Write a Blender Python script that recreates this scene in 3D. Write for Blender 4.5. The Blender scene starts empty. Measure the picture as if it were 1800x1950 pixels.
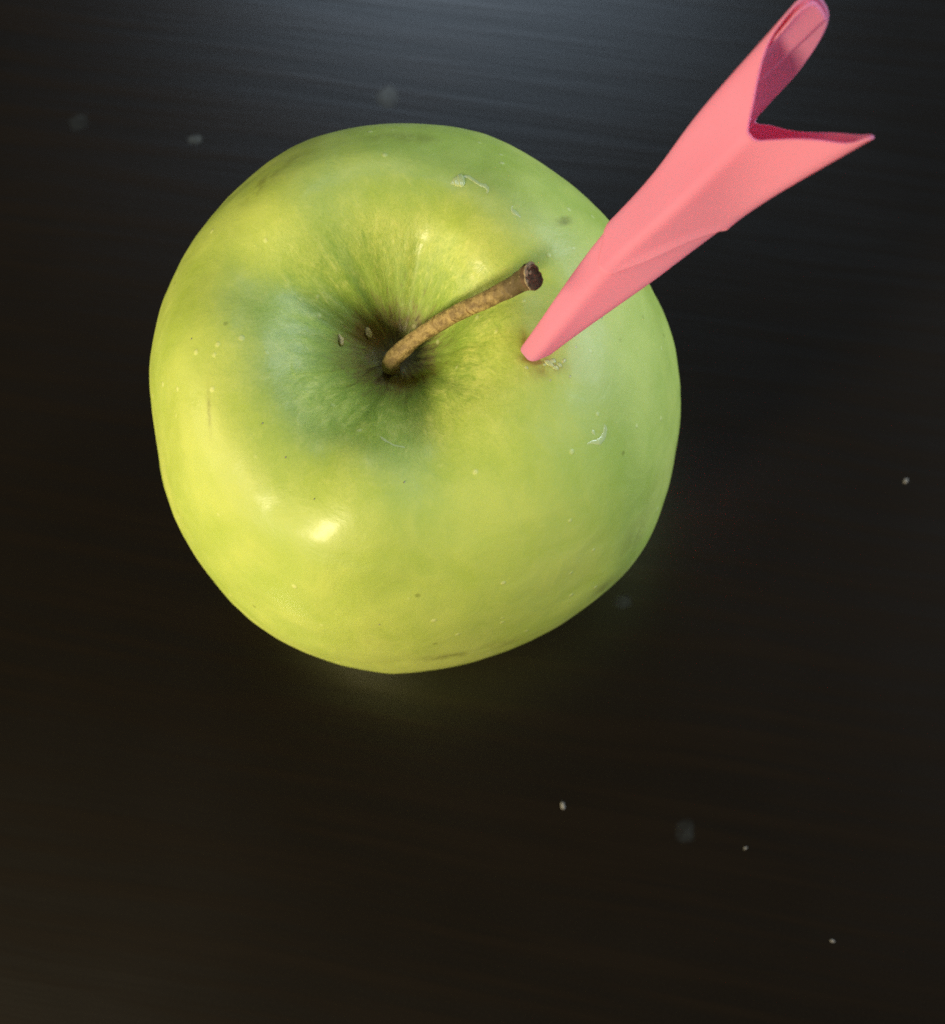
import bpy, bmesh, math, random
import numpy as np
from mathutils import Vector, noise
from mathutils.bvhtree import BVHTree

SC = bpy.context.scene
COL = SC.collection
R = 0.040                       # apple radius, metres
CEN = np.array([0, 0, .88 * R])  # apple centre above the table

# ------------------------------------------------------------------ camera
FPX = 2944.0                    # focal length in photo pixels (photo 1800 x 1950)
RIGHT = np.array([0.99691733, 0.01631256, -0.07674458])
BACK = np.array([0.0784591, -0.20727077, 0.9751323])
UP = np.array([0, 0.9781476, 0.20791169])
CAM = np.array([0.02697538, -0.06466959, 0.25720005])
cd = bpy.data.cameras.new('camera')
cam = bpy.data.objects.new('camera', cd)
COL.objects.link(cam)
from mathutils import Matrix
cam.matrix_world = Matrix(((RIGHT[0], UP[0], BACK[0], CAM[0]), (RIGHT[1], UP[1], BACK[1], CAM[1]),
                           (RIGHT[2], UP[2], BACK[2], CAM[2]), (0, 0, 0, 1)))
cd.sensor_fit = 'HORIZONTAL'
cd.sensor_width = 36
cd.lens = FPX / 1800 * 36
cd.clip_start = .005
cd.clip_end = 50
cd.dof.use_dof = True
cd.dof.focus_distance = .200
cd.dof.aperture_fstop = 24      # lens 59 mm / 36 = 1.6 mm opening, as a phone
SC.camera = cam

# ------------------------------------------------------------------ light
W = bpy.data.worlds.new('World')
SC.world = W
W.use_nodes = True
W.node_tree.nodes['Background'].inputs[0].default_value = (.95, .74, .50, 1)
W.node_tree.nodes['Background'].inputs[1].default_value = .042
SC.view_settings.view_transform = 'Standard'
SC.view_settings.look = 'None'
SC.view_settings.exposure = 0
SC.view_settings.gamma = 1
SC.cycles.use_denoising = False


def area(name, loc, target, sx, sy, watts, col, shape='RECTANGLE'):
    ld = bpy.data.lights.new(name, 'AREA')
    ld.shape = shape
    ld.size = sx
    if shape == 'RECTANGLE':
        ld.size_y = sy
    ld.energy = watts
    ld.color = col
    o = bpy.data.objects.new(name, ld)
    COL.objects.link(o)
    o.location = loc
    o.rotation_euler = (Vector(target) - Vector(loc)).to_track_quat('-Z', 'Y').to_euler()
    return o


# warm room lamp, low on the left towards the viewer; cool window beyond the table, a little to the right
area('warm_lamp', (-.46, -.55, .44), (0, 0, .04), .16, .16, 7.5, (1, .82, .52), 'DISK')
area('warm_left_fill', (-.85, -.18, .30), (0, 0, .04), .40, .36, 4.0, (1, .84, .44))  # added soft warm fill from the left, no real wall behind it
area('window_light', (-.10, 1.0, 1.10), (0, 0, .04), .42, .45, 2.7, (.62, .80, 1))
area('side_window_light', (1.08, .36, .56), (0, 0, .04), .8, .7, 15.5, (.76, .88, 1))


# ------------------------------------------------------------------ helpers
def at(px, py, depth):
    """point seen at photo pixel px, py at this distance along the view axis"""
    return CAM + depth * ((px - 900) / FPX * RIGHT + (975 - py) / FPX * UP - BACK)


def on_table(px, py, z=0):
    d = (px - 900) / FPX * RIGHT + (975 - py) / FPX * UP - BACK
    return CAM + d * ((z - CAM[2]) / d[2])


def catmull(P, n):
    P = np.array(P, float)
    Q = np.vstack([2 * P[0] - P[1], P, 2 * P[-1] - P[-2]])
    out = []
    for i in range(len(P) - 1):
        a, b, c, d = Q[i:i + 4]
        for k in range(n):
            u = k / n
            out.append(.5 * ((2 * b) + (-a + c) * u + (2 * a - 5 * b + 4 * c - d) * u * u + (-a + 3 * b - 3 * c + d) * u ** 3))
    out.append(P[-1])
    return np.array(out)


def mesh_obj(name, verts, faces, mat, parent=None, smooth=True):
    me = bpy.data.meshes.new(name)
    me.from_pydata([tuple(map(float, v)) for v in verts], [], faces)
    me.update()
    if smooth:
        me.shade_smooth()
    o = bpy.data.objects.new(name, me)
    COL.objects.link(o)
    if mat:
        me.materials.append(mat)
    if parent:
        o.parent = parent
        o.matrix_parent_inverse = parent.matrix_world.inverted()
    return o


def empty(name, loc):
    o = bpy.data.objects.new(name, None)
    COL.objects.link(o)
    o.location = tuple(map(float, loc))
    o.empty_display_size = .01
    bpy.context.view_layer.update()
    return o


def tag(o, label=None, cat=None, group=None, kind=None):
    for k, v in (('label', label), ('category', cat), ('group', group), ('kind', kind)):
        if v:
            o[k] = v
    return o


class NT:
    """small node-building helper"""

    def __init__(s, name):
        s.m = bpy.data.materials.new(name)
        s.m.use_nodes = True
        s.t = s.m.node_tree
        s.b = s.t.nodes['Principled BSDF']

    def n(s, typ, **kw):
        nd = s.t.nodes.new(typ)
        for k, v in kw.items():
            if k in ('operation', 'blend_type', 'data_type', 'attribute_name', 'feature', 'noise_dimensions', 'interpolation_type',
                     'wave_type', 'bands_direction', 'wave_profile', 'distance'):
                setattr(nd, k, v)
        return nd

    def put(s, sock, v):
        if isinstance(v, bpy.types.NodeSocket):
            s.t.links.new(v, sock)
        elif isinstance(v, (tuple, list)) and len(v) == 3 and len(sock.default_value) == 4:
            sock.default_value = (*v, 1)
        else:
            sock.default_value = v

    def math(s, op, a, b=0.0, c=0.0):
        nd = s.n('ShaderNodeMath', operation=op)
        s.put(nd.inputs[0], a)
        s.put(nd.inputs[1], b)
        s.put(nd.inputs[2], c)
        return nd.outputs[0]

    def mix(s, f, a, b, mode='MIX'):
        nd = s.n('ShaderNodeMix', data_type='RGBA', blend_type=mode)
        s.put(nd.inputs[0], f)
        s.put(nd.inputs[6], a)
        s.put(nd.inputs[7], b)
        return nd.outputs[2]

    def noise(s, vec, scale, detail=3, rough=.55, dist=0.0):
        nd = s.n('ShaderNodeTexNoise')
        if vec:
            s.put(nd.inputs['Vector'], vec)
        nd.inputs['Scale'].default_value = scale
        nd.inputs['Detail'].default_value = detail
        nd.inputs['Roughness'].default_value = rough
        nd.inputs['Distortion'].default_value = dist
        return nd.outputs[0]

    def step(s, v, lo, hi, a=0.0, b=1.0):
        nd = s.n('ShaderNodeMapRange', interpolation_type='SMOOTHSTEP')
        s.put(nd.inputs[0], v)
        nd.inputs[1].default_value = lo
        nd.inputs[2].default_value = hi
        nd.inputs[3].default_value = a
        nd.inputs[4].default_value = b
        return nd.outputs[0]

    def attr(s, name):
        nd = s.n('ShaderNodeAttribute', attribute_name=name)
        return nd.outputs['Fac']

    def combine(s, x, y, z):
        nd = s.n('ShaderNodeCombineXYZ')
        for i, v in enumerate((x, y, z)):
            s.put(nd.inputs[i], v)
        return nd.outputs[0]

    def objco(s):
        return s.n('ShaderNodeTexCoord').outputs['Object']

    def sep(s, v):
        nd = s.n('ShaderNodeSeparateXYZ')
        s.put(nd.inputs[0], v)
        return nd.outputs

    def mapping(s, v, scale, rot=(0, 0, 0)):
        nd = s.n('ShaderNodeMapping')
        s.put(nd.inputs[0], v)
        nd.inputs['Scale'].default_value = scale
        nd.inputs['Rotation'].default_value = rot
        return nd.outputs[0]

    def bump(s, h, strength, dist, normal=None):
        nd = s.n('ShaderNodeBump')
        s.put(nd.inputs['Height'], h)
        nd.inputs['Strength'].default_value = strength
        nd.inputs['Distance'].default_value = dist
        if normal:
            s.put(nd.inputs['Normal'], normal)
        return nd.outputs[0]

    def set(s, **kw):
        for k, v in kw.items():
            s.put(s.b.inputs[k.replace('_', ' ')], v)
        return s.m


# ------------------------------------------------------------------ materials
def mat_skin():
    q = NT('apple_skin')
    co = q.objco()
    x, y, z = q.sep(co)
    rho = q.attr('rho')                       # distance from the stem axis over the surface, 0..1 at the widest
    ang = q.combine(q.math('MULTIPLY', q.attr('dirx'), 1.0), q.math('MULTIPLY', q.attr('diry'), 1.0), q.math('MULTIPLY', rho, 1.7))
    streak = q.math('ADD', q.math('MULTIPLY', q.noise(ang, 10, 5, .65, .6), .75), q.math('MULTIPLY', q.noise(co, 260, 4, .65), .25))     # radial streaks that follow the flesh outwards
    fine = q.noise(ang, 46, 3, .6, .2)
    big = q.noise(co, 42, 3, .55)
    mid = q.noise(co, 150, 4, .6, .4)
    tiny = q.noise(co, 1500, 2, .6)
    base = q.mix(q.step(big, .32, .68), (.415, .545, .100), (.51, .61, .135))
    base = q.mix(q.math('MULTIPLY', q.step(mid, .45, .75), .20), base, (.66, .71, .16))
    base = q.mix(q.math('MULTIPLY', q.step(mid, .52, .30), .22), base, (.35, .50, .045))
    # streaks strongest round the hollow, dying out on the shoulder
    near = q.step(rho, .80, .22)
    base = q.mix(q.math('MULTIPLY', q.math('MULTIPLY', q.step(streak, .50, .66), near), .45), base, (.72, .76, .22))
    base = q.mix(q.math('MULTIPLY', q.math('MULTIPLY', q.step(streak, .50, .34), near), .30), base, (.28, .43, .05))
    base = q.mix(q.math('MULTIPLY', q.math('MULTIPLY', q.step(fine, .55, .38), near), .28), base, (.28, .43, .05))
    # dark green throat with a ragged, rayed edge
    edge = q.math('ADD', rho, q.math('MULTIPLY', q.math('SUBTRACT', streak, .5), .50))
    edge = q.math('ADD', edge, q.math('MULTIPLY', q.math('SUBTRACT', fine, .5), .20))
    base = q.mix(q.step(edge, .40, .14, 0, .70), base, (.20, .35, .045))
    base = q.mix(q.step(edge, .20, .07, 0, .85), base, (.27, .235, .075))
    rus = q.noise(co, 420, 4, .7)
    base = q.mix(q.math('MULTIPLY', q.step(rho, .19, .08), q.step(rus, .50, .66)), base, (.34, .26, .12))
    base = q.mix(q.step(edge, .12, .04, 0, .8), base, (.055, .050, .016))  # core darkened in the colour itself, so the hollow looks deeper and more shaded
    # blemishes with shapes of their own
    bl = q.math('MULTIPLY', q.attr('bruise'), q.step(q.noise(co, 330, 4, .7), .30, .62))
    base = q.mix(q.math('MINIMUM', bl, .85), base, (.20, .22, .045))
    pk = q.attr('russet')
    base = q.mix(q.math('MINIMUM', q.math('MULTIPLY', pk, q.step(q.noise(co, 500, 4, .7), .25, .6)), .9), base, (.26, .16, .035))
    # lenticels
    vo = q.n('ShaderNodeTexVoronoi', feature='F1')
    q.put(vo.inputs['Vector'], co)
    vo.inputs['Scale'].default_value = 330
    lent = q.math('MULTIPLY', q.step(vo.outputs['Distance'], .17, .06), q.step(q.sep(vo.outputs['Color'])[0], .70, .78))
    base = q.mix(q.math('MULTIPLY', lent, .45), base, (.80, .84, .40))
    vd = q.n('ShaderNodeTexVoronoi', feature='F1')
    q.put(vd.inputs['Vector'], co)
    vd.inputs['Scale'].default_value = 210
    dots = q.math('MULTIPLY', q.step(vd.outputs['Distance'], .11, .04), q.step(q.sep(vd.outputs['Color'])[1], .80, .86))
    base = q.mix(q.math('MULTIPLY', dots, .6), base, (.22, .27, .04))
    h = q.math('ADD', q.math('MULTIPLY', mid, 1.0), q.math('MULTIPLY', tiny, .12))
    h = q.math('ADD', h, q.math('MULTIPLY', lent, .35))
    h = q.math('ADD', h, q.math('MULTIPLY', q.math('MULTIPLY', streak, near), .9))
    nrm = q.bump(h, .50, .0004)
    rough = q.step(mid, .3, .7, .46, .60)
    m = q.set(Base_Color=base, Roughness=rough, Normal=nrm)
    q.b.inputs['Subsurface Weight'].default_value = .22
    q.b.inputs['Subsurface Radius'].default_value = (1.0, .9, .25)
    q.b.inputs['Subsurface Scale'].default_value = .0035
    q.b.inputs['Coat Weight'].default_value = .15
    q.b.inputs['Coat Roughness'].default_value = .21
    q.b.inputs['Specular IOR Level'].default_value = .5
    q.put(q.b.inputs['Coat Normal'], q.bump(h, .25, .0003))
    return m


def mat_table():
    q = NT('dark_table')
    co = q.objco()
    warp = q.noise(q.mapping(co, (9, 14, 1)), 1.0, 2, .5)
    r = q.mapping(co, (1, 1, 1), (0, 0, math.radians(9)))
    x, y, z = q.sep(r)
    yy = q.math('ADD', y, q.math('MULTIPLY', warp, .006))
    grain = q.noise(q.combine(q.math('MULTIPLY', x, 14), q.math('MULTIPLY', yy, 360), 0), 1.0, 2, .5)
    grain2 = q.noise(q.combine(q.math('MULTIPLY', x, 40), q.math('MULTIPLY', yy, 900), 3), 1.0, 2, .5)
    pores = q.noise(co, 2600, 2, .8)
    blot = q.noise(co, 16, 3, .6)
    base = q.mix(q.step(blot, .35, .65), (.0018, .0011, .0004), (.0030, .0018, .0007))
    base = q.mix(q.step(grain, .40, .64), base, (.0060, .0038, .0020))
    sp = q.step(pores, .35, .70)
    base = q.mix(q.math('MULTIPLY', sp, .5), base, (.0070, .0050, .0028))
    rough = q.math('ADD', q.step(grain, .40, .60, .25, .225), q.math('MULTIPLY', blot, .06))
    h = q.math('ADD', q.math('MULTIPLY', grain, 1.0), q.math('MULTIPLY', grain2, .3))
    n1 = q.bump(h, .075, .0004)
    n2 = q.bump(pores, .05, .0002, n1)
    m = q.set(Base_Color=base, Roughness=rough, Normal=n2)
    q.b.inputs['Specular IOR Level'].default_value = .82
    return m


def mat_paper():
    q = NT('pink_paper')
    co = q.objco()
    f1 = q.noise(co, 2200, 3, .7)
    f2 = q.noise(co, 120, 3, .5)
    base = q.mix(q.step(f2, .3, .7), (.98, .49, .80), (.98, .51, .83))
    base = q.mix(q.math('MULTIPLY', q.step(f1, .4, .7), .10), base, (.98, .38, .42))
    m = q.set(Base_Color=base, Roughness=.75, Normal=q.bump(q.math('ADD', f1, q.math('MULTIPLY', f2, 3)), .04, .0002))
    q.b.inputs['Specular IOR Level'].default_value = .25
    # thin paper lets some light through
    out = q.t.nodes['Material Output']
    tr = q.n('ShaderNodeBsdfTranslucent')
    q.put(tr.inputs[0], (1.0, .11, .14))
    mx = q.n('ShaderNodeMixShader')
    mx.inputs[0].default_value = .50
    q.t.links.new(q.b.outputs[0], mx.inputs[1])
    q.t.links.new(tr.outputs[0], mx.inputs[2])
    q.t.links.new(mx.outputs[0], out.inputs[0])
    return m


def mat_stem():
    q = NT('woody_stem')
    co = q.objco()
    s = q.attr('along')
    n1 = q.noise(co, 700, 4, .7)
    n2 = q.noise(co, 260, 3, .6)
    ring = q.noise(q.combine(q.math('MULTIPLY', s, 60), q.math('MULTIPLY', n2, 1.5), 0), 1.0, 2, .6)
    a = q.mix(q.step(n1, .3, .7), (.17, .11, .045), (.50, .37, .15))
    e = q.math('ADD', s, q.math('MULTIPLY', q.math('SUBTRACT', n2, .5), .30))
    base = q.mix(q.step(e, .22, .02, 0, .8), a, (.56, .45, .22))
    base = q.mix(q.math('MULTIPLY', q.math('MULTIPLY', q.step(ring, .60, .68), q.step(n1, .42, .58)), q.step(e, .2, .4)), base, (.17, .09, .022))
    base = q.mix(q.step(e, .62, .84, 0, .92), base, (.085, .058, .028))
    base = q.mix(q.math('MULTIPLY', q.step(n1, .60, .70), q.step(e, .65, .8)), base, (.34, .26, .14))
    h = q.math('ADD', n1, q.math('MULTIPLY', ring, .25))
    return q.set(Base_Color=base, Roughness=.62, Normal=q.bump(h, .8, .0006))


def mat_simple(name, col, rough, var=.25, scale=900, **kw):
    q = NT(name)
    co = q.objco()
    n = q.noise(co, scale, 4, .6)
    d = tuple(c * (1 - var) for c in col)
    m = q.set(Base_Color=q.mix(q.step(n, .3, .7), d, col), Roughness=rough, Normal=q.bump(n, .5, .0003))
    for k, v in kw.items():
        q.b.inputs[k.replace('_', ' ')].default_value = v
    return m


M_SKIN, M_TABLE, M_PAPER, M_STEM = mat_skin(), mat_table(), mat_paper(), mat_stem()
M_FLESH = mat_simple('torn_flesh', (.66, .68, .30), .35, .2, 1400, Subsurface_Weight=.2, Subsurface_Scale=.001)
M_CUT = mat_simple('stem_end', (.16, .095, .045), .8, .6, 1500)
M_BARK = mat_simple('stem_bark', (.52, .40, .22), .75, .4, 1500)
M_CRUMB = mat_simple('crumb', (.82, .68, .34), .6, .3, 2500)
M_DUST = mat_simple('dust', (.28, .27, .25), .8, .3, 3000)


def mat_splash(name, col, k):
    q = NT(name)
    co = q.objco()
    n = q.noise(co, 420, 3, .6)
    q.set(Base_Color=col, Roughness=.32, Alpha=q.math('MULTIPLY', q.math('MULTIPLY', q.attr('fade'), q.step(n, .25, .7, .3, 1)), k))
    q.b.inputs['Specular IOR Level'].default_value = .8
    return q.m


M_SPLASH = mat_splash('dried_splash', (.026, .031, .033), .60)
M_MID = mat_splash('greyish_splash', (.060, .070, .076), .75)
M_PALE = mat_splash('pale_splash', (.075, .090, .100), .8)
M_FILM = mat_simple('juice', (.56, .66, .28), .14, .1, 300)

# ------------------------------------------------------------------ table
me = bpy.data.meshes.new('table')
bm = bmesh.new()
bmesh.ops.create_cube(bm, size=1)
bmesh.ops.scale(bm, vec=(1.6, 1.0, .03), verts=bm.verts)
bmesh.ops.translate(bm, vec=(0, .1, -.015), verts=bm.verts)
bmesh.ops.bevel(bm, geom=bm.edges[:], offset=.003, segments=3, affect='EDGES')
bm.to_mesh(me)
bm.free()
me.materials.append(M_TABLE)
table = bpy.data.objects.new('table_top', me)
COL.objects.link(table)
table['kind'] = 'structure'

# ------------------------------------------------------------------ apple
PROF = [(0.0, 0.53), (0.06, 0.535), (0.11, 0.565), (0.17, 0.625), (0.24, 0.705), (0.32, 0.782), (0.42, 0.85), (0.53, 0.865), (0.65, 0.825),
        (0.78, 0.71), (0.9, 0.50), (0.975, 0.25), (1.0, 0.0), (0.975, -0.25), (0.89, -0.5), (0.75, -0.71), (0.58, -0.85), (0.45, -0.88),
        (0.3, -0.82), (0.15, -0.7), (0.05, -0.62), (0, -0.62)]
LOBE = [0.9895, 0.9825, 0.9769, 0.973, 0.9671, 0.962, 0.9602, 0.9561, 0.9536, 0.9552, 0.9556, 0.9564, 0.9578, 0.9595, 0.9621, 0.9617, 0.9615,
        0.9605, 0.9595, 0.9603, 0.9637, 0.9679, 0.9724, 0.9748, 0.9708, 0.9649, 0.9583, 0.9542, 0.9545, 0.9582, 0.9562, 0.9503, 0.9517, 0.9535,
        0.9562, 0.9625, 0.9667, 0.9606, 0.9619, 0.9509, 0.9591, 0.974, 0.9827, 0.9908, 0.995, 1.0002, 1.0087, 1.0195, 1.0254, 1.0257, 1.0322,
        1.0336, 1.0317, 1.0268, 1.021, 1.0147, 1.0089, 1.0066, 1.0051, 1.0042, 1.004, 1.0043, 1.0063, 1.0259, 1.0288, 1.0276, 1.0233, 1.0171,
        1.0056, 1.0017, 0.9936, 0.9892]
prof = catmull(PROF, 12)
prof[:, 0] = np.maximum(prof[:, 0], 0)
NA = 288
th = np.arange(NA) * 2 * np.pi / NA
LOBE = list((np.roll(LOBE, 1) + 2 * np.array(LOBE) + np.roll(LOBE, -1)) / 4)
lobe0 = np.interp(th, np.arange(73) * 2 * np.pi / 72, LOBE + LOBE[:1])
kern = np.exp(-(np.arange(-12, 13) / 5.0) ** 2)
lobe = sum(np.roll(lobe0, k - 12) * kern[k] for k in range(25)) / kern.sum()
apple = empty('apple', (0, 0, 0))
tag(apple, 'large yellow-green apple with its stem, standing on the dark table', 'apple')
V, rho_a, dx_a, dy_a = [], [], [], []
for j, (r, z) in enumerate(prof[1:-1]):
    for i in range(NA):
        a = th[i]
        # broad soft ribs on the shoulder, none at the widest ring so the outline stays
        w = math.exp(-((r - .5) / .26) ** 2) if z > .1 else 0
        rib = .020 * math.cos(5 * a + 2.0) + .012 * math.cos(3 * a + 1.1) + .009 * math.cos(8 * a + .4)
        p = np.array([math.cos(a) * r * lobe[i], math.sin(a) * r * lobe[i], z + rib * w])
        q = Vector(p)
        n = noise.noise(q * 2.6 + Vector((3, 1, 7))) * .012 + noise.noise(q * 7) * .0035 + noise.noise(q * 19) * .0012
        # fluted walls of the hollow
        if r < .34 and z > .3:
            fl = noise.noise(Vector((math.cos(a) * 5, math.sin(a) * 5, r * 3))) * .055 * min(1, r / .12) * max(0, (1 - r / .40))
            p[:2] *= 1 + fl * 2.2
        d = p / (np.linalg.norm(p) + 1e-6)
        V.append((p + d * n * min(1, r * 4)) * R + CEN)
        rho_a.append(r if z > 0 else 2 - r)
        dx_a.append(math.cos(a))
        dy_a.append(math.sin(a))
nj = len(prof) - 2
F = [(j * NA + i, (j + 1) * NA + i, (j + 1) * NA + (i + 1) % NA, j * NA + (i + 1) % NA) for j in range(nj - 1) for i in range(NA)]
V += [np.array([0, 0, prof[0, 1] * R]) + CEN, np.array([0, 0, prof[-1, 1] * R]) + CEN]
rho_a += [0, 2]
dx_a += [1, 1]
dy_a += [0, 0]
c0, c1 = len(V) - 2, len(V) - 1
F += [(c0, i, (i + 1) % NA) for i in range(NA)]
F += [(c1, (nj - 1) * NA + (i + 1) % NA, (nj - 1) * NA + i) for i in range(NA)]
V = np.array(V)
BV = BVHTree.FromPolygons([tuple(v) for v in V], F)


def on_apple(px, py):
    d = Vector(at(px, py, 1) - CAM).normalized()
    hit = BV.ray_cast(Vector(CAM), d)
    return (hit[0], hit[1]) if hit[0] is not None else (None, None)


# dent where the paper goes in
HOLE = on_apple(1028, 672)[0]
skin = mesh_obj('skin', V, F, M_SKIN, apple)
print('HOLE depth', -(np.array(HOLE) - CAM) @ BACK)


def attrib(me, name, vals):
    at_ = me.attributes.new(name, 'FLOAT', 'POINT')
    at_.data.foreach_set('value', np.asarray(vals, dtype=np.float32))


def spots(lst):
    out = np.zeros(len(V))
    for (px, py, rx, ry, ang, s) in lst:
        h, nn = on_apple(px, py)
        if h is None:
            continue
        d = V - np.array(h)
        u, v = d @ RIGHT, d @ UP
        w = d @ BACK
        ca, sa = math.cos(math.radians(ang)), math.sin(math.radians(ang))
        a, b = (u * ca + v * sa) / (rx * 6.8e-5), (-u * sa + v * ca) / (ry * 6.8e-5)
        out = np.maximum(out, s * np.exp(-(a * a + b * b) - (w / .012) ** 2))
    return out


attrib(skin.data, 'rho', rho_a)
attrib(skin.data, 'dirx', dx_a)
attrib(skin.data, 'diry', dy_a)
attrib(skin.data, 'bruise', spots([(1075, 420, 16, 6, 20, 1.3), (500, 350, 45, 16, 38, .8), (560, 305, 40, 14, 28, .5), (780, 262, 60, 14, -4, .5),
                                   (850, 1250, 50, 7, 6, .9), (960, 1225, 40, 10, 14, .5), (1210, 1020, 20, 60, -28, .45), (1150, 1120, 30, 14, 32, .6),
                                   (398, 780, 3, 40, 3, .7), (720, 262, 40, 10, 0, .35), (1110, 360, 60, 26, -42, .3), (655, 405, 6, 40, 10, .0)]))
attrib(skin.data, 'russet', spots([(1020, 686, 26, 10, -10, 1.5), (1000, 655, 7, 26, 10, .9), (1040, 705, 38, 14, 10, .6), (648, 648, 14, 20, 0, .5),
                                   (705, 635, 50, 30, -20, 1.2), (770, 725, 50, 34, 0, .7), (690, 690, 60, 40, 0, .45)]))


def small_bit(name, c, nrm, size, seed, mat, parent=None, flat=.5, elong=1.0, ang=0.0, tv=None):
    """irregular crumb-sized solid sitting on a surface"""
    rnd = random.Random(seed)
    bm = bmesh.new()
    bmesh.ops.create_icosphere(bm, subdivisions=2, radius=1)
    nv = Vector(nrm).normalized()
    t = Vector(RIGHT) * math.cos(ang) + Vector(UP) * math.sin(ang)
    if tv is not None:
        t = tv
    t = (t - nv * t.dot(nv)).normalized()
    b = nv.cross(t)
    off = Vector((seed * 1.7, 2.1, 4.4))
    for v in bm.verts:
        k = 1 + .55 * noise.noise(v.co * 1.3 + off) + .25 * noise.noise(v.co * 3 + off)
        p = v.co * k
        v.co = (t * p.x * elong + b * p.y + nv * (p.z * flat + flat * .55)) * size + Vector(c)
    me = bpy.data.meshes.new(name)
    bm.to_mesh(me)
    bm.free()
    me.shade_smooth()
    me.materials.append(mat)
    o = bpy.data.objects.new(name, me)
    COL.objects.link(o)
    if parent:
        o.parent = parent
        o.matrix_parent_inverse = parent.matrix_world.inverted()
    return o


# torn flesh and skin round the hole (parts of the apple)
for k, (px, py, s, e, a) in enumerate([(1046, 692, .00055, 2.2, -.6), (1058, 700, .0005, 1.8, -.3), (1074, 687, .0004, 1.5, .9), (1052, 688, .0006, 1.6, .3),
                                       (1066, 695, .0004, 1.6, -.9), (1086, 717, .00026, 1.3, 1.3), (1048, 724, .0002, 1.6, 1.0), (1003, 700, .0003, 1.7, -.9),
                                       (1037, 694, .00032, 1.3, 0), (1097, 661, .00025, 1.2, .2), (1146, 604, .0003, 1.7, 1.1)]):
    h, nn = on_apple(px, py)
    small_bit('torn_flesh', h, nn, s * .55, 10 + k, M_FLESH, apple, .10, e, a)

# stem: from the throat up and over to the right
STEM = [((749, 708), .2145, .00120), ((744, 692), .2088, .00142), ((760, 672), .2066, .00132), ((790, 646), .2046, .00122), ((835, 617), .2015, .00125),
        ((880, 592), .1980, .00130), ((930, 568), .1945, .00134), ((968, 550), .1918, .00138), ((995, 535), .1898, .00160), ((1012, 528), .1884, .00188)]
pts = catmull([list(at(*p, d)) + [r * .87] for p, d, r in STEM], 7)
SV, SF, sa_ = [], [], []
NS = 26
prev = None
for k, p in enumerate(pts):
    c = Vector(p[:3])
    tn = (Vector(pts[min(k + 1, len(pts) - 1)][:3]) - Vector(pts[max(k - 1, 0)][:3])).normalized()
    u = Vector(BACK).cross(tn).normalized()
    w = tn.cross(u)
    for i in range(NS):
        a = i * 2 * math.pi / NS
        s = k / (len(pts) - 1)
        rr = p[3] * (1 + .17 * noise.noise(Vector((math.cos(a) * 1.5, math.sin(a) * 1.5, s * 9))) + .09 * noise.noise(Vector((math.cos(a) * 4, math.sin(a) * 4, s * 40))))
        SV.append(c + (u * math.cos(a) + w * math.sin(a)) * rr)
        sa_.append(s)
ns = len(pts)
SF = [(k * NS + i, k * NS + (i + 1) % NS, (k + 1) * NS + (i + 1) % NS, (k + 1) * NS + i) for k in range(ns - 1) for i in range(NS)]
SF += [tuple(range(NS))[::-1]]
stem = mesh_obj('stem', SV, SF, M_STEM, apple)
attrib(stem.data, 'along', sa_)
# dark broken end: a shallow cup with a torn bark lip
last = pts[-1]
c = Vector(last[:3])
tn = (Vector(pts[-1][:3]) - Vector(pts[-3][:3])).normalized()
ea = (tn * .55 + Vector(RIGHT) * .55 + Vector(BACK) * .25).normalized()
u = Vector(BACK).cross(ea).normalized()
w = ea.cross(u)
EV, EF = [], []
rings = [(1.0, -.0004), (1.07, .0001), (.98, .0005), (.80, .00025), (.5, .0001), (.2, .0002)]
for j, (f, d) in enumerate(rings):
    for i in range(NS):
        a = i * 2 * math.pi / NS
        rr = last[3] * f * (1 + .16 * noise.noise(Vector((math.cos(a) * 1.6, math.sin(a) * 1.6, 5 + j * .3))))
        dd = d + .0003 * noise.noise(Vector((math.cos(a) * 2.5 * f, math.sin(a) * 2.5 * f, 8)))
        EV.append(c + ea * dd + (u * math.cos(a) + w * math.sin(a)) * rr)
EF = [(j * NS + i, j * NS + (i + 1) % NS, (j + 1) * NS + (i + 1) % NS, (j + 1) * NS + i) for j in range(len(rings) - 1) for i in range(NS)]
EF.append(tuple((len(rings) - 1) * NS + i for i in range(NS)))
cut = mesh_obj('broken_end', EV, EF, M_CUT, apple)
cut['label'] = 'dark broken end of the stem'
cut.parent = stem
for k, (a, f, s, e) in enumerate([(a0 * math.pi / 180, f0, s0, e0) for a0, f0, s0, e0 in
                                  [(118, 1.0, .00034, 1.6), (140, .98, .00042, 2.1), (168, .95, .00048, 2.3), (200, .93, .00044, 2.2), (228, .95, .00040, 2.0), (255, .97, .0003, 1.6), (182, .45, .0003, 1.5)]]):
    sd = -RIGHT * math.cos(a - 3.6) * 1 - UP * math.sin(a - 3.6)
    sd = Vector(sd)
    sd = (sd - ea * sd.dot(ea)).normalized()
    pc = c + ea * .0002 + sd * last[3] * f
    o = small_bit('bark_flake', pc, ea, s * .8, 60 + k, M_BARK, None, .45, e, 0, ea.cross(sd))
    o.parent = stem
h, nn = Vector(at(939, 566, .1930)), Vector(BACK)
o = small_bit('bark_flake', h, nn, .00035, 91, M_BARK, None, .5, 1.5, 1.0)
o.parent = stem
o['label'] = 'pale fleck half way along the stem'

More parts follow.
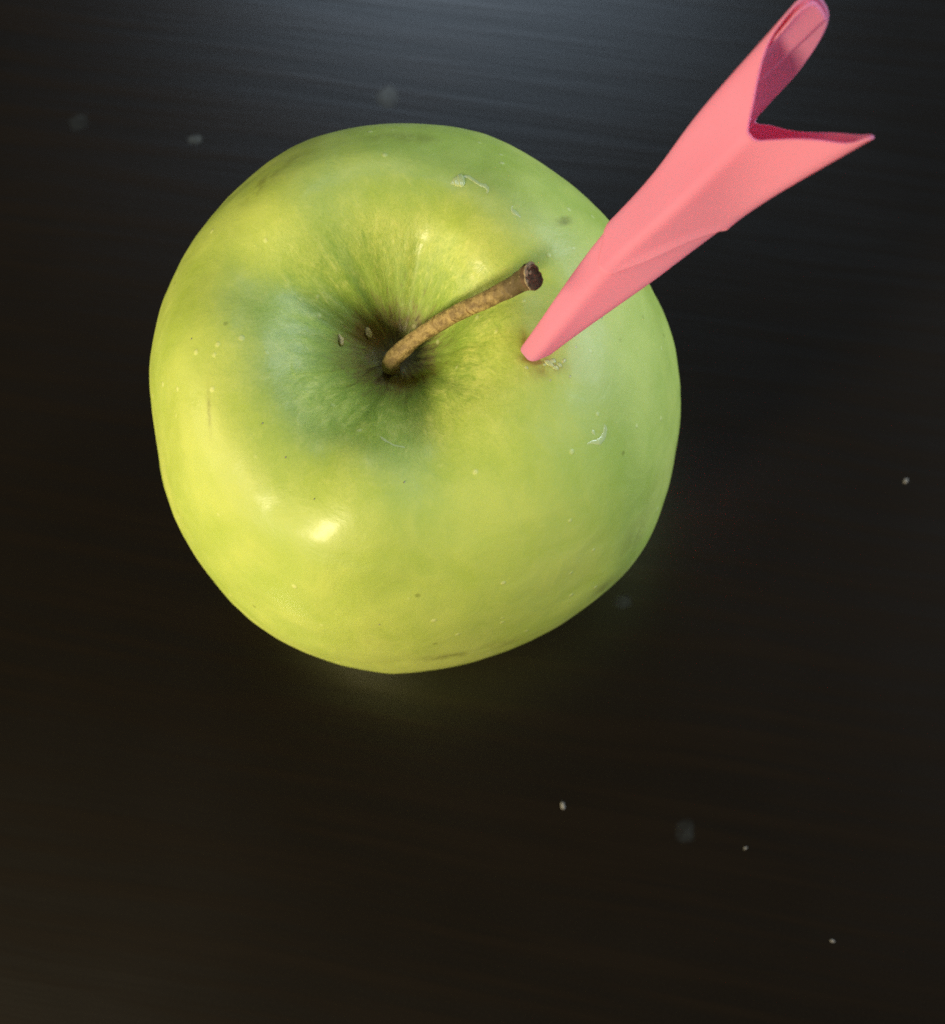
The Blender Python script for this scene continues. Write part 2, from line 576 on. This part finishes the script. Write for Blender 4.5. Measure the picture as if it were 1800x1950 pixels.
# ------------------------------------------------------------------ folded paper spike
# generatrices of a flattened, creased paper tube: L and R folds, F front ridge, B back ridge: (px, py, depth)
D = [.1945, .1880, .1815, .1755, .1650]
hh = [.0018, .0032, .0045, .0056, .0075]
gL = [(1000, 631), (1116, 464), (1236, 322), (1332, 190), (1526, -42)]
gF = [(1036, 663), (1154, 515), (1292, 390), (1432, 256), (1640, 66)]
gR = [(1074, 665), (1221, 567), (1374, 454), (1486, 382), (1692, 268)]
gB = [(1050, 646), (1172, 508), (1310, 382), (1430, 236), (1690, 40)]
S0 = [0, .2, .4, .6, 1.0]


def gen(g, sgn):
    P = [at(p[0], p[1], D[i] + sgn * hh[i]) for i, p in enumerate(g)]
    # carry on below the skin into the flesh
    d = P[0] - P[1]
    P = [P[0] + d * .55] + P
    S = [-.11] + S0
    C_ = catmull(P, 14)
    T_ = np.interp(np.arange(len(C_)) / 14, np.arange(len(S)), S)
    return lambda s: np.array([np.interp(s, T_, C_[:, k]) for k in range(3)])


GL, GF, GR, GB = gen(gL, 0), gen(gF, -1), gen(gR, 0), gen(gB, 1)


def bez(a, b, c, t):
    return (1 - t) ** 2 * a + 2 * t * (1 - t) * b + t * t * c


def section(s, shrink=0.0):
    """closed loop of points round the tube: order F -> L -> B -> R -> F, softly rounded folds"""
    P = [GF(s), GL(s), GB(s), GR(s)]
    c = sum(P) / 4
    if shrink:
        P = [p + (c - p) / np.linalg.norm(c - p) * shrink for p in P]
    k = min(1, max(0, s))
    e_ = .16 * max(0, 1 - k * 4)
    rf = [.07 + .10 * (1 - k) + e_, .30 + e_ * .7, .14 + .1 * (1 - k) + e_, .20 + .02 * (1 - k) + e_]
    out = []
    for i in range(4):
        a, b, nx = P[i - 1], P[i], P[(i + 1) % 4]
        r0 = b + (a - b) * rf[i]
        r1 = b + (nx - b) * rf[i]
        r2 = nx + (b - nx) * rf[(i + 1) % 4]
        for t in np.linspace(0, 1, 9)[:-1]:
            out.append((bez(r0, b, r1, t), i + (t - .5) * 2 * rf[i]))
        for t in np.linspace(0, 1, 15)[:-1]:
            out.append((r1 + (r2 - r1) * t, i + rf[i] + (1 - rf[i] - rf[(i + 1) % 4]) * t))
    return out


def piecewise(u, K, Vv):
    return float(np.interp(u, K, Vv))


def smooth_curve(K, Vv):
    C_ = catmull(np.stack([K, Vv], 1), 10)
    return lambda u: float(np.interp(u, C_[:, 0], C_[:, 1]))


# u: 0 front ridge, 1 left fold, 2 back ridge, 3 right fold, 4 front ridge again
TOP = smooth_curve([-.6, -.25, -.12, 0, .12, .35, .6, .85, .95, 1.05, 1.2, 1.5, 1.75, 1.9, 2.0, 2.25, 2.5, 2.8, 2.9, 3.0, 3.1, 3.2, 3.5, 3.75, 3.88, 4.0, 4.12, 4.4],
                   [.75, .655, .608, .60, .610, .685, .765, .86, .92, .96, .985, .945, .81, .69, .62, .67, .75, .900, .945, .955, .94, .875, .757, .655, .608, .60, .610, .70])
LOW = smooth_curve([-.6, -.3, 0, .3, .6, .8, 1.0, 2.0, 3.0, 3.2, 3.4, 3.7, 4.0, 4.3],
                   [.30, .235, .200, .205, .235, .25, .266, .30, .42, .395, .34, .25, .200, .205])

paper = empty('paper_spike', HOLE)
tag(paper, 'folded pink paper spike stuck into the right side of the apple, forked at its top', 'paper spike')


def sheet(name, lo, hi, rows, shrink=0.0, thick=.00028, us=None, off=0.0, lift=0.0):
    n = len(section(.5))
    VV = []
    for j in range(rows + 1):
        v = j / rows
        for k in range(n):
            u = section(.5)[k][1] if False else UU[k]
            s = lo(u) + (hi(u) - lo(u)) * v
            VV.append((k, s))
    verts = []
    cache = {}
    for k, s in VV:
        key = round(s, 4)
        if key not in cache:
            cache[key] = section(key, shrink)
        verts.append(cache[key][k][0])
    for j in range(9) if lift else ():                 # the free lower edge stands slightly off
        c = sum(verts[j * n:(j + 1) * n]) / n
        for k in range(n):
            d = verts[j * n + k] - c
            verts[j * n + k] = verts[j * n + k] + d / np.linalg.norm(d) * lift * (1 - j / 9) ** 2 * np.interp(UU[k] % 4, [0, .1, .3, .8, 1.1, 2.9, 3.2, 3.9, 4], [.6, .5, .45, .35, .1, .05, 1, .8, .6])
    faces = [(j * n + k, (j + 1) * n + k, (j + 1) * n + (k + 1) % n, j * n + (k + 1) % n) for j in range(rows) for k in range(n)]
    if us:
        faces = [f for f in faces if us[0] <= UU[f[0] % n] <= us[1]]
    # slight wobble of handled paper
    for i, p in enumerate(verts):
        q = Vector(p)
        verts[i] = p + BACK * noise.noise(q * 90) * .00018 + RIGHT * noise.noise(q * 70 + Vector((5, 5, 5))) * .00012
    o = mesh_obj(name, verts, faces, M_PAPER, paper)
    bm = bmesh.new()
    bm.from_mesh(o.data)
    bmesh.ops.delete(bm, geom=[v for v in bm.verts if not v.link_faces], context='VERTS')
    bmesh.ops.recalc_face_normals(bm, faces=bm.faces)
    bm.to_mesh(o.data)
    bm.free()
    md = o.modifiers.new('thickness', 'SOLIDIFY')
    md.thickness = thick
    md.offset = off
    return o


UU = [u for _, u in section(.5)]
sheet('inner_cone', lambda u: -.10, lambda u: min(TOP(u) - .06, .62), 60, shrink=.00035)
sheet('outer_wrap', LOW, TOP, 70, lift=.0006)
# loose inner ply lying against the back of the left lobe
sheet('inner_ply', lambda u: .45, lambda u: TOP(u) - .012, 40, shrink=.0009, us=(.90, 1.44))

# ------------------------------------------------------------------ juice on the skin


def trail(label, paths, seed):
    """beads of juice drawn out along the skin: half-round ridges that taper to nothing; paths of (px, py, half width in px)"""
    VV, FF = [], []
    for path in paths:
        C_ = catmull([list(p) for p in path], 6)
        base = len(VV)
        m = 9
        for i, p in enumerate(C_):
            t = C_[min(i + 1, len(C_) - 1)][:2] - C_[max(i - 1, 0)][:2]
            t = t / (np.linalg.norm(t) + 1e-9)
            nrm2 = np.array([-t[1], t[0]])
            w = 1.55 * max(.15, p[2]) * (1 + .35 * noise.noise(Vector((i * .45, seed, 1))))
            for k in range(m):
                a = math.pi * k / (m - 1)
                hp, nn = on_apple(*(p[:2] + nrm2 * w * math.cos(a)))
                VV.append(hp + nn * (math.sin(a) * w * 1.4e-5 - 5e-6))
        FF += [(base + i * m + k, base + i * m + k + 1, base + (i + 1) * m + k + 1, base + (i + 1) * m + k) for i in range(len(C_) - 1) for k in range(m - 1)]
    o = mesh_obj('juice_trail', VV, FF, M_FILM)
    tag(o, label, 'juice')
    return o


trail('wet juice smear on the far shoulder of the apple, whitest at its left end',
      [[(858, 350, 1), (864, 347, 4), (872, 345, 7), (880, 343, 8), (885, 342, 3)], [(880, 336, 1), (890, 336, 2), (902, 343, 2), (914, 351, 2), (924, 354, 2.5), (929, 361, 2), (927, 368, .8)]], 1)
trail('small curved juice drop on the apple between the large smear and the pink paper', [[(976, 391, 1), (975, 397, 1), (978, 403, 3), (985, 408, 2), (992, 414, .6)]], 2)
trail('forked juice drop low on the right flank of the apple', [[(1118, 846, .6), (1128, 842, 2), (1140, 841, 4), (1149, 832, 3), (1153, 816, 2), (1151, 808, .6)], [(1129, 818, .5), (1130, 823, 2.2), (1133, 828, .5)]], 3)
trail('thin streak of juice on the apple in front of the stem hollow', [[(724, 831, .5), (730, 836, 1.6), (740, 842, .9), (752, 848, .8), (768, 851, .9), (771, 853, .3)]], 4)

# ------------------------------------------------------------------ crumbs, dust, dried splashes
h, nn = on_apple(648, 648)
o = small_bit('crumb', h, nn, .00042, 31, M_CRUMB, None, .6, 2.0, 1.75)
tag(o, 'pale yellow crumb on the left wall of the stem hollow', 'crumb')
h, nn = on_apple(701, 633)
o = small_bit('crumb', h, nn, .0005, 37, M_CRUMB, None, .3, 1.8, -.9)
tag(o, 'ragged whitish crumb deep in the stem hollow left of the stem', 'crumb')
GL_ = 'tiny bright specks scattered over the apple skin'
for k, (px, py, lab) in enumerate([(500, 806, 'uppermost of the two tiny bright specks left of and below the stem hollow'), (544, 871, 'lower of the two tiny bright specks left of and below the stem hollow'),
                                   (770, 918, 'tiny bright speck low in the middle of the apple straight below the stem base'), (599, 950, 'tiny bright speck just above the lower warm highlight'),
                                   (365, 645, 'tiny bright speck by the left edge of the apple'), (723, 1189, 'tiny bright speck near the bottom edge of the apple')]):
    h, nn = on_apple(px, py)
    o = small_bit('skin_speck', h, nn, .00008, 70 + k, M_DUST, None, .7, 1.5, 1.2)
    tag(o, lab, 'speck', GL_)
GD = 'dust specks lying on the dark table'
for k, (px, py, s, lab) in enumerate([(1725, 916, .00030, 'white dust speck near the right edge of the table, right of the apple'),
                                      (1072, 1534, .00034, 'brightest white dust speck on the bare table in front of the apple'),
                                      (1585, 1792, .00022, 'faint dust speck near the lower right corner of the table'),
                                      (1420, 1615, .00018, 'faint dust speck to the right of the brightest one in front of the apple')]):
    o = small_bit('dust_speck', on_table(px, py), (0, 0, 1), s, 80 + k, M_DUST, None, .5, 1.7, .8 + k)
    tag(o, lab, 'dust speck', GD)
GS = 'dried splashes on the dark table'
for k, (px, py, rx, ry, lab) in enumerate([(740, 186, 26, 25, 'round greyish dried splash on the table just behind the apple'),
                                           (371, 266, 17, 11, 'small pale bluish dried splash on the table behind the apple to the left'),
                                           (150, 232, 24, 20, 'very faint dried splash on the table near the upper left corner'),
                                           (1186, 1146, 20, 13, 'small dried splash close to the lower right flank of the apple'),
                                           (1305, 1582, 20, 22, 'dull dried splash on the table in front of the apple to the right')]):
    cxy = on_table(px, py)
    VV = [(cxy[0], cxy[1], .00009)]
    for f, z in ((.5, .00008), (.8, .00006), (1.15, .00004)):
        for i in range(24):
            a = i * math.pi / 12
            rr = f * (1 + .30 * noise.noise(Vector((math.cos(a) * 1.4, math.sin(a) * 1.4, k * 3.3))))
            VV.append((cxy[0] + math.cos(a) * rr * rx * 8.5e-5, cxy[1] + math.sin(a) * rr * ry * 8.5e-5, z))
    FF = [(0, 1 + i, 1 + (i + 1) % 24) for i in range(24)]
    FF += [(1 + j * 24 + i, 1 + (j + 1) * 24 + i, 1 + (j + 1) * 24 + (i + 1) % 24, 1 + j * 24 + (i + 1) % 24) for j in range(2) for i in range(24)]
    o = mesh_obj('dried_splash', VV, FF, (M_MID, M_PALE, M_SPLASH, M_SPLASH, M_SPLASH)[k])
    attrib(o.data, 'fade', [1.0] + [.95] * 24 + [.75] * 24 + [0.0] * 24)
    tag(o, lab, 'splash', GS)
